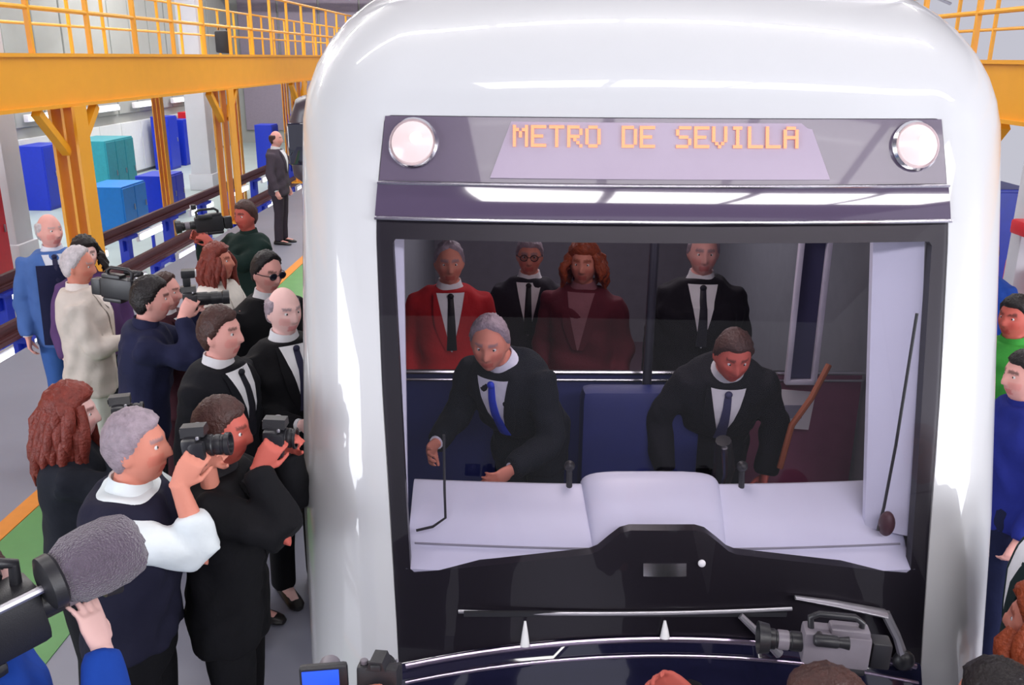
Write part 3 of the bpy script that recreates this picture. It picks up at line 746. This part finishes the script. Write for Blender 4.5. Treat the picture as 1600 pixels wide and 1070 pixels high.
    def torso_cloth(extra, z0_, z1_=1.485, flare=.0, sleeve_part=None, wide=0.):
        g = Geo(); zs = [z0_]+[z for z in np.arange(z0_+.06, z1_-.02, .06)]+[z1_]
        R = []
        for z in zs:
            fl = flare*max(0, (1.0-z))
            bz = .012 if 1.0 < z < 1.14 else 0
            R.append(ell(z, extra+fl+bz+wide, extra+fl*.7+.002))
        g.rings(R)
        if sleeve_part is not None: sleeves(g, extra*.8, sleeve_part)
        else:
            for key, sd in (('R', 1), ('L', -1)):
                p = bend((sd*.13, -.015, 1.425)); q = bend((sd*.175, -.015, 1.40)); g.tube([p, q, q+Vector((sd*.012, 0, -.01))], [.070, .074, .066], 12)
        me = remesh(g, cv, 7, 'cloth')
        n_ = len(me.vertices); c_ = np.empty(n_*3, dtype=np.float32); me.vertices.foreach_get('co', c_); nn_ = np.empty(n_*3, dtype=np.float32); me.vertex_normals.foreach_get('vector', nn_)
        C_ = c_.reshape(-1, 3); k_ = np.zeros(n_)
        rs = np.random.RandomState(int(abs(x)*1000+abs(y)*77) % 9999)
        for w_ in range(7):     # soft folds: a few oblique waves of cloth
            d_ = rs.normal(size=3)*np.array([1, 1, .8]); d_ /= np.linalg.norm(d_); fr_ = rs.uniform(18, 60); k_ += np.sin(C_ @ d_*fr_+3*np.sin(C_ @ rs.normal(size=3)*6)+rs.uniform(0, 6))*(.0042*24/fr_)
        me.vertices.foreach_set('co', (C_+nn_.reshape(-1, 3)*k_[:, None]).ravel().astype(np.float32)); me.update()
        return me
    shirt_c = shirt or (.75, .75, .78)
    ms = cloth('shirt_%d_%d_%d' % tuple(int(c*99) for c in shirt_c), shirt_c)
    mt = cloth('top_%d_%d_%d' % tuple(int(c*999) for c in tc), tc)
    if top in ('suit', 'coat'):
        obj(tname, torso_cloth(.026, .77 if top == 'suit' else .62, flare=.02, sleeve_part=sleeve), mt, root)
        sg = Geo()
        sg.grid(lambda u, v: front((2*u-1)*(.004+.078*v), 1.13+.34*v, .009), 8, 12)
        obj('shirt', sg, ms, root)
        cg = Geo(); R = []
        for zz, rr, ry in ((1.435, .105, .088), (1.47, .088, .080), (1.50, .074, .072), (1.530, .0665, .067), (1.527, .061, .061), (1.47, .060, .060)):
            R.append([bend((rr*math.sin(a), -.010+ry*math.cos(a), zz-.018*max(0, math.cos(a)))) for a in [2*PI*i/24 for i in range(24)]])
        obj('collar', Geo().rings(R), ms, root)
        for sd in (-1, 1):
            lg = Geo().slab(lambda u, v: front(sd*((.004+.078*v)+u*(.012+.042*math.sin(PI*min(1, v*.85+.12)))), 1.13+.335*v, .013-.004*u), 3, 10, (0, -.004, 0))
            obj('lapel', lg, mt, root)
        if tie:
            tg = Geo().slab(lambda u, v: front((2*u-1)*(.030-.014*v), 1.14+.31*v, .014+.004*math.sin(PI*u)), 4, 10, (0, -.004, 0))
            kn = front(0, 1.455, .018); tg.ball(kn, (.019, .014, .018), 10, 7)
            obj('tie', tg, cloth('tie_%d_%d_%d' % tuple(int(c*99) for c in tie), tie, .5), root)
        if sleeve >= 1:
            for key in 'RL':
                S, E, T = arms[key]; d = (T-E).normalized()
                obj('cuff', Geo().tube([T-d*.03, T-d*.002], [.034, .033], 14), ms, root)
        if panel:
            pg = Geo().slab(lambda u, v: front((2*u-1)*(.15-.02*v), .80+.60*v, .018), 12, 14, (0, -.005, 0))
            obj('waistcoat', pg, cloth('panel_%d' % int(panel[2]*999), panel), root)
    else:
        obj(tname, torso_cloth(.020, .84 if not vest else .93, flare=.05 if not vest else 0, sleeve_part=sleeve), mt, root)
        cg = Geo(); R = []
        for zz, rr, ry in ((1.43, .118, .092), (1.465, .094, .084), (1.495, .077, .074), (1.526, .067, .067), (1.522, .061, .061), (1.46, .060, .060)):
            R.append([bend((rr*math.sin(a), -.010+ry*math.cos(a), zz-.016*max(0, math.cos(a)))) for a in [2*PI*i/24 for i in range(24)]])
        obj('collar', Geo().rings(R), mt, root)
    if vest:
        mv = cloth('vest_%d' % int(vest[2]*999), vest)
        obj('vest', torso_cloth(.036, .90, 1.475, wide=-.006), mv, root)
    # trousers and shoes
    g = Geo(); bt = bot or tc
    g.rings([ell(z, .016, .016) for z in (.80, .88, .96, 1.0)])
    for sd in (-1, 1):
        g.tube([(sd*.088, 0, .90), (sd*.095, .01, .70), (sd*.10, .012, .50), (sd*.105, -.010, .30), (sd*.108, -.018, .06)], [.102, .094, .074, .070, .068], 14)
    obj('trousers', remesh(g, cv+.002, 2, 'trousers'), cloth('bot_%d_%d_%d' % tuple(int(c*999) for c in bt), bt), root)
    for sd in (-1, 1):
        R = []
        for yy, hw, hh in ((-.10, .026, .05), (-.085, .036, .075), (-.03, .040, .085), (.04, .044, .07), (.11, .047, .05), (.155, .042, .038), (.18, .022, .026)):
            R.append([Vector((sd*(.11+yy*.06)+hw*math.cos(a), yy, max(.0, hh*.5+hh*.5*math.sin(a)))) for a in [2*PI*i/12 for i in range(12)]])
        obj('shoe', Geo().rings(R), mat('shoe_leather', (.012, .010, .010), rough=.35), root)
    P.M = Matrix.Translation((x, y, z0)) @ Matrix.Rotation(yw, 4, 'Z') @ Matrix.Scale(s, 4)
    P.H = H; P.HM = HM; P.yaw = yw; P.s = s
    return P

# ------------------------------------------------------------------ cameras that people hold
def orient(t, pos, fwd, up=(0, 0, 1), sc=1.):
    f_ = Vector(fwd).normalized(); u_ = Vector(up); r_ = f_.cross(u_).normalized(); u_ = r_.cross(f_)
    m = Matrix((r_, f_, u_)).transposed().to_4x4(); m.translation = Vector(pos); t.matrix_world = m @ Matrix.Scale(sc, 4)
def dslr(label, pos, fwd, lens=.12, flash=False, group='still cameras in hand', up=(0, 0, 1), sc=1.):
    t = thing('photo_camera', label, 'camera', group=group); orient(t, pos, fwd, up, sc)
    obj('camera_body', Geo().box((0, 0, 0), (.145, .055, .10), .014).box((.058, .022, -.005), (.035, .055, .092), .014), M_CAMBLK, t)
    obj('viewfinder_hump', Geo().prism([(-.034, .045), (.034, .045), (.022, .078), (-.022, .078)], -.035, .045, lambda a, b, c: (a, c, b)), M_CAMBLK, t, smooth=False)
    l = obj('lens_barrel', Geo().lathe([(.036, .02), (.038, .03), (.038, .02+lens*.4), (.034, .022+lens*.42), (.034, .02+lens*.8), (.040, .022+lens*.82), (.040, .02+lens), (.032, .02+lens), (.030, lens)], n=20), M_CAMBLK, t)
    obj('lens_glass', Geo().lathe([(.031, lens+.005), (.02, lens+.011), (.0005, lens+.013)], n=18), M_LENS, l)
    obj('focus_ring', Geo().lathe([(.036, .02+lens*.5), (.0365, .02+lens*.52), (.0365, .02+lens*.68), (.036, .02+lens*.7)], n=20), M_DARK, l)
    obj('dial', Geo().lathe([(.013, .05), (.014, .052), (.014, .062), (.012, .064)], (-.05, 0, 0), 'Z', 12), M_CAMGREY, t)
    obj('shutter_button', Geo().lathe([(.006, .048), (.006, .055), (.004, .057)], (.058, .03, 0), 'Z', 10), M_STEEL, t)
    obj('eyepiece', Geo().box((0, -.034, .058), (.035, .016, .024), .006), M_DARK, t)
    if flash:
        fl_ = obj('flash_unit', Geo().box((0, 0, .105), (.055, .04, .05), .008).box((0, .012, .15), (.07, .075, .045), .008), M_CAMBLK, t)
        obj('flash_window', Geo().box((0, .052, .15), (.06, .006, .034), .002), M_PAPER, fl_)
    return t
def videocam(label, pos, fwd, m=None, mic=False, hood=.08, up=(0, 0, 1), lamp=False, sc=.66):
    m = m or M_CAMBLK
    t = thing('video_camera', label, 'camera', group='video cameras in hand'); orient(t, pos, fwd, up, sc)
    obj('camera_body', Geo().box((0, 0, 0), (.13, .34, .19), .025).box((.0, -.06, .10), (.10, .2, .05), .02), m, t)
    obj('battery', Geo().box((0, -.225, -.01), (.10, .10, .15), .015), M_CAMBLK, t)
    obj('shoulder_pad', Geo().box((0, -.06, -.115), (.11, .2, .045), .02), M_DARK, t)
    h = obj('carry_handle', Geo().tube([(0, .13, .09), (0, .14, .155), (0, .10, .18), (0, -.08, .18), (0, -.12, .15), (0, -.12, .09)], .017, 10), M_CAMBLK, t)
    l = obj('lens_barrel', Geo().lathe([(.05, .16), (.052, .18), (.052, .22), (.047, .225), (.047, .30), (.054, .305), (.054, .335), (.045, .34)], n=22), M_CAMBLK, t)
    obj('focus_ring', Geo().lathe([(.050, .235), (.0515, .24), (.0515, .285), (.050, .29)], n=22), M_CAMGREY, l)
    obj('lens_hood', Geo().lathe([(.05, .33), (.075, .335), (.085, .34+hood), (.080, .34+hood), (.068, .34), (.04, .338)], n=22), M_DARK, l)
    obj('lens_glass', Geo().lathe([(.044, .338), (.03, .346), (.0005, .35)], n=18), M_LENS, l)
    v = obj('viewfinder', Geo().tube([(-.06, .10, .10), (-.11, .11, .11)], .016, 8).lathe([(.028, .02), (.032, .03), (.032, .13), (.024, .14)], (-.13, 0, .11), 'Y', 14), M_CAMBLK, t)
    obj('eyecup', Geo().lathe([(.034, -.03), (.028, .0), (.026, .025)], (-.13, 0, .11), 'Y', 14), M_DARK, v)
    if mic:
        k = obj('microphone', Geo().tube([(.085, .02, .09), (.085, .40, .09)], .012, 8), M_STEEL, t)
    if lamp:
        k = obj('camera_lamp', Geo().box((0, .16, .225), (.08, .06, .06), .01), M_CAMBLK, t); obj('lamp_window', Geo().box((0, .193, .225), (.066, .006, .046), .002), M_PAPER, k)
    return t

# ------------------------------------------------------------------ the crowd
BLK = (.0045, .0045, .0065); CHAR = (.010, .010, .014); NAVY = (.010, .014, .05)
def shooter(label, x, y, yaw, cam_label, lens=.12, flash=False, cy=.185, cz=-.01, **k):
    hp = k.get('head', (0, 0)); hy = math.radians(hp[0]); q = Matrix.Rotation(hy, 3, 'Z')
    c = Vector((0, .012+math.sin(math.radians(k.get('lean', 0)))*.68, 0))
    d = dict(RH=c+q @ Vector((.105, .155, 1.535)), LH=c+q @ Vector((-.075, .20, 1.525)), rdir=q @ Vector((-.25, .55, .8)), ldir=q @ Vector((.3, .55, .75)), rn=q @ Vector((-1, .1, .1)), ln=q @ Vector((1, .1, .2)), curl=.75)
    d.update(k); p = person(label, x, y, yaw, **d)
    M3 = p.M.to_3x3()
    dslr(cam_label, p.M @ p.H((0, cy, cz)), M3 @ (p.HM @ Vector((0, 1, 0))), lens, flash)
    return p
def local(x, y, yaw, h, w, z0=0.):
    M = Matrix.Translation((x, y, z0)) @ Matrix.Rotation(math.radians(yaw), 4, 'Z') @ Matrix.Scale(h/1.75, 4)
    return M.inverted() @ Vector(w)

# left side, front to back
shooter('grey-haired photographer in white shirt and black vest, camera at his eye', -1.42, 2.78, -84, 'black photo camera at the eye of the man in the black vest', lens=.10,
        h=1.80, skin='tan', hair=('short', 'grey'), top='shirt', tc=(.74, .80, .82), tname='shirt', vest=(.012, .012, .03), bot=BLK, lean=7, head=(-2, 4), vox=.0065, sleeve=.80, elbow=(.10, .02, -1))
shooter('photographer dressed all in black beside the train, hands at his face', -1.14, 3.0, -84, 'black photo camera held by the photographer dressed all in black', lens=.06,
        h=1.76, skin='red', hair=('short', 'brown'), top='suit', tc=BLK, shirt=(.03, .03, .035), bot=BLK, lean=2, head=(-6, -2), vox=.0075)
shooter('woman with long auburn hair and black top taking a photo', -1.88, 3.33, -72, 'black photo camera held by the auburn-haired woman at lower left', lens=.07,
        h=1.67, skin='fair', hair=('long', 'auburn'), top='jumper', tc=(.012, .014, .022), tname='top', bot=CHAR, lean=3, vox=.0075, hair_len=.30)
person('man in black suit and white collar with short brown hair looking at the train', -1.507, 4.1, -108, 1.80, 'pink', ('short', 'brown'), 'suit', (.005, .0055, .009), tie=(.01, .01, .016), vox=.0075, head=(8, 3), lean=3)
shooter('press photographer in navy jumper pointing a long black lens to the right', -2.2, 4.76, -72, 'black photo camera with a long lens pointed at the train by the navy photographer', lens=.20, flash=True,
        h=1.78, skin='pink', hair=('short', 'black'), top='jumper', tc=(.014, .016, .050), tname='jumper', bot=CHAR, lean=9, vox=.008)
p = person('short cameraman with pink face behind the navy photographer', -2.27, 5.42, -95, 1.64, 'pink', ('receding', 'brown'), 'suit', (.05, .012, .02), RH=(.20, .34, 1.48), LH=(-.02, .33, 1.50), rdir=(-.4, .6, .6), ldir=(.6, .6, .4), vox=.009)
videocam('dark shoulder video camera held above the navy photographer', (-2.42, 5.15, 1.62), (.95, -.25, -.05), hood=.05)
person('balding man in black suit standing closest to the flank of the train', -1.27, 4.50, -138, 1.80, 'fair', ('bald', 'grey'), 'suit', BLK, tie=(.02, .02, .05), vox=.0075, RH=(.10, .30, 1.12), rdir=(-.3, 1, .2), head=(4, -2), fat=1.08)
person('dark-haired man in black coat with dark glasses behind the balding man', -1.62, 5.38, -132, 1.80, 'pink', ('receding', 'black'), 'suit', BLK, glasses='sun', vox=.0085, head=(6, -8), lean=2)
person('woman with swept auburn hair and cream jacket behind the man with dark glasses', -2.13, 6.02, -98, 1.70, 'tan', ('long', 'auburn'), 'coat', srgb(232, 226, 218), shirt=srgb(232, 226, 218), bot=CHAR, vox=.009, head=(4, 10), hair_len=.20)
person('grey-haired man in cream jacket with his back half turned', -2.93, 5.66, -70, 1.75, 'tan', ('receding', 'lightgrey'), 'suit', srgb(206, 196, 188), shirt=srgb(225, 215, 210), bot=srgb(222, 222, 214), vox=.0085, RH=(.10, .30, 1.14), head=(-14, -4), fat=1.1)
person('bald man in blue jacket over a dark waistcoat at far left', -3.60, 6.64, -150, 1.80, 'pink', ('bald', 'lightgrey'), 'suit', srgb(74, 108, 172), shirt=(.7, .72, .8), tie=(.02, .02, .06), bot=srgb(60, 100, 170), panel=(.010, .012, .045), vox=.0085, head=(30, 2))
person('dark-haired woman half hidden between the bald man and the cream jacket', -3.20, 6.33, -140, 1.68, 'fair', ('long', 'black'), 'jumper', srgb(90, 62, 110), tname='top', bot=CHAR, vox=.010, hair_len=.14)
p = person('cameraman in dark green jacket far back beside the second orange column', -2.36, 7.47, 152, 1.78, 'red', ('short', 'brown'), 'jumper', (.010, .026, .022), tname='jacket', bot=BLK, RH=(.26, .26, 1.46), LH=(.05, .34, 1.44), rdir=(.1, .8, .4), vox=.010)
videocam('shoulder video camera pointed left by the man in dark green', (-2.62, 7.30, 1.62), (-.86, -.42, -.05), hood=.06, lamp=True)
person('distant man in grey suit and white shirt walking along the train', -4.0, 14.45, -96, 1.80, 'pink', ('bald', 'brown'), 'suit', (.07, .055, .075), bot=(.045, .035, .05), vox=.012, eyes=False)

# bottom left: cameraman in blue with furry microphone
bx_, by_, byaw, bh = -1.38, 1.90, -46, 1.78
p = person('cameraman in blue jacket at the bottom left corner holding a big video camera', bx_, by_, byaw, bh, 'fair', ('short', 'brown'), 'jumper', srgb(28, 72, 170), tname='jacket', bot=CHAR,
           RH=local(bx_, by_, byaw, bh, (-1.075, 1.93, 1.50)), rdir=(-.45, -.05, .85), rn=(-.6, -.3, .1), curl=.32, LH=(-.28, -.02, .92), elbow=(1, .1, -.9), vox=.006, hand_sc=1.02)
fw = Vector((.60, .66, .10))
vc = videocam('big black video camera at the bottom left with a furry microphone above it', (-1.30, 1.80, 1.63), fw, hood=.04, mic=True, sc=.86)
g = Geo().lathe([(.03, .0), (.075, .02), (.098, .06), (.105, .12), (.104, .18), (.092, .225), (.06, .25), (.0005, .258)], n=36)
rn_ = random.Random(3)
g.v = [tuple(Vector(q)*(1+.05*noise.noise(Vector(q)*60))+Vector((rn_.uniform(-.003, .003), 0, rn_.uniform(-.003, .003)))) for q in g.v]
mw = obj('windscreen', g, mat('mic_fur', srgb(92, 80, 96), rough=.95, var=.35, scale=60, bump=1., bscale=160, sheen=.4), vc, label='grey furry microphone windscreen'); mw.location = (.085, .20, .10)
obj('windscreen_ring', Geo().lathe([(.05, -.03), (.078, -.02), (.08, .01), (.06, .03)], (.085, .20, .10), 'Y', 24), M_DARK, vc)
obj('shoulder_strap', Geo().tube([(.05, -.15, -.08), (.16, -.12, -.22), (.25, -.02, -.38), (.28, .06, -.6)], .022, 8, flat=.3), M_DARK, vc)

# bottom edge, in front of the train
fx, fy, fyaw = -.36, 1.20, 4
p = person('press person below the left end of the windshield, only raised hands in view', fx, fy, fyaw, 1.62, 'tan', ('short', 'black'), 'jumper', CHAR, tname='top', RH=local(fx, fy, fyaw, 1.62, (-.25, 1.50, 1.60)), LH=local(fx, fy, fyaw, 1.62, (-.36, 1.50, 1.59)), rdir=(-.2, .3, 1), ldir=(.2, .3, 1), vox=.010, eyes=False)
dslr('dark photo camera lifted at the bottom edge near the left train corner', (-.305, 1.60, 1.685), (.1, 1, -.1), .07, group='still cameras in hand', sc=.62)
fx, fy, fyaw = -.80, 1.14, -22
p = person('press person lifting a compact camera with a blue screen at the bottom edge', fx, fy, fyaw, 1.60, 'fair', ('short', 'brown'), 'jumper', (.05, .05, .09), tname='top', RH=local(fx, fy, fyaw, 1.60, (-.385, 1.49, 1.61)), LH=local(fx, fy, fyaw, 1.60, (-.475, 1.49, 1.60)), rdir=(-.3, .4, 1), ldir=(.3, .4, 1), vox=.010, eyes=False)
t = thing('compact_camera', 'compact camera with glowing blue screen at the bottom edge', 'camera', (-.415, 1.575, 1.703), .15)
obj('camera_body', Geo().box((0, 0, 0), (.10, .022, .062), .008), M_CAMBLK, t)
obj('screen', Geo().box((-.006, -.0125, 0), (.076, .003, .052), .001), mat('blue_screen', (.01, .05, .4), emit=(.01, .07, .8), estr=.9), t)
obj('lens_barrel', Geo().lathe([(.026, .01), (.026, .03), (.022, .031), (.022, .045), (.016, .046)], (.01, 0, 0), 'Y', 16), M_CAMGREY, t)
fx, fy, fyaw = .66, 1.60, 88
p = person('cameraman with reddish face under the grey video camera at the bottom right', fx, fy, fyaw, 1.71, 'red', ('short', 'brown'), 'jumper', BLK, tname='jacket', bot=BLK, RH=(.22, .26, 1.50), LH=(.02, .34, 1.50), rdir=(0, .8, .5), vox=.008)
videocam('grey video camera pointing left at the bottom right in front of the train', (.75, 1.84, 1.61), (-.97, .12, .02), M_CAMGREY, hood=.05, lamp=False, sc=.46)
person('person in black jacket at the bottom right corner of the train', 1.03, 1.60, 20, 1.72, 'tan', ('short', 'black'), 'coat', BLK, shirt=(.7, .7, .75), bot=BLK, vox=.010)

# right of the train
person('woman with ginger hair at the right edge beside the train corner', 1.40, 2.06, 40, 1.62, 'tan', ('long', 'ginger'), 'coat', BLK, shirt=(.05, .05, .06), bot=BLK, vox=.010, hair_len=.18)
person('man in black jacket at the right edge in front of the train corner', 1.80, 2.62, 70, 1.74, 'tan', ('short', 'ginger'), 'suit', (.008, .02, .022), bot=BLK, vox=.010)
person('man in blue jacket at the right edge beside the train flank', 2.34, 3.98, 96, 1.66, 'pink', ('short', 'black'), 'jumper', srgb(34, 44, 130), tname='jacket', bot=NAVY, vox=.010)
person('person in green top further back at the right edge', 2.74, 4.86, 120, 1.70, 'red', ('short', 'black'), 'jumper', srgb(60, 150, 60), tname='top', bot=CHAR, vox=.011)
person('person in dark blue jacket farthest back at the right edge', 3.25, 6.3, 130, 1.76, 'dark', ('short', 'black'), 'jumper', srgb(24, 60, 140), tname='jacket', bot=CHAR, vox=.012)

# inside the train; those behind the partition are windshield reflections built as people
FZ = .36
person('driver leaning over the dashboard in dark suit and blue tie', .03, 3.92, 150, 1.66, 'tan', ('receding', 'grey'), 'suit', (.004, .006, .012), tie=(.02, .05, .55), shirt=(.72, .74, .86), lean=33, head=(22, -10), z0=FZ, vox=.008, RH=(.22, .50, 1.02), LH=(-.20, .52, 1.0))
person('man in dark suit with red face bending behind the right half of the windshield', 0.90, 4.02, 178, 1.62, 'red', ('short', 'brown'), 'suit', (.005, .005, .010), tie=(.05, .05, .12), lean=36, head=(4, -18), z0=FZ, vox=.009)
person('passenger in red jacket standing at the left inside the train', -.42, 4.78, -172, 1.63, 'tan', ('receding', 'grey'), 'suit', (.42, .012, .016), tie=BLK, z0=FZ, vox=.010)  # red of a reflection in the glass painted as the jacket colour
person('passenger in dark suit and glasses standing back inside the train', .02, 5.2, 178, 1.58, 'tan', ('short', 'grey'), 'suit', (.015, .013, .02), tie=BLK, glasses='clear', z0=FZ, vox=.010)
person('ginger-haired passenger in dark red top in the middle of the train', .32, 4.85, 168, 1.62, 'tan', ('long', 'ginger'), 'coat', (.10, .012, .022), shirt=(.25, .1, .12), z0=FZ, vox=.010, hair_len=.16)
person('tall passenger in black suit standing behind the cab partition', .96, 4.80, 176, 1.70, 'pink', ('bald', 'grey'), 'suit', (.006, .005, .009), tie=(.02, .02, .03), z0=FZ, vox=.010, fat=1.25)
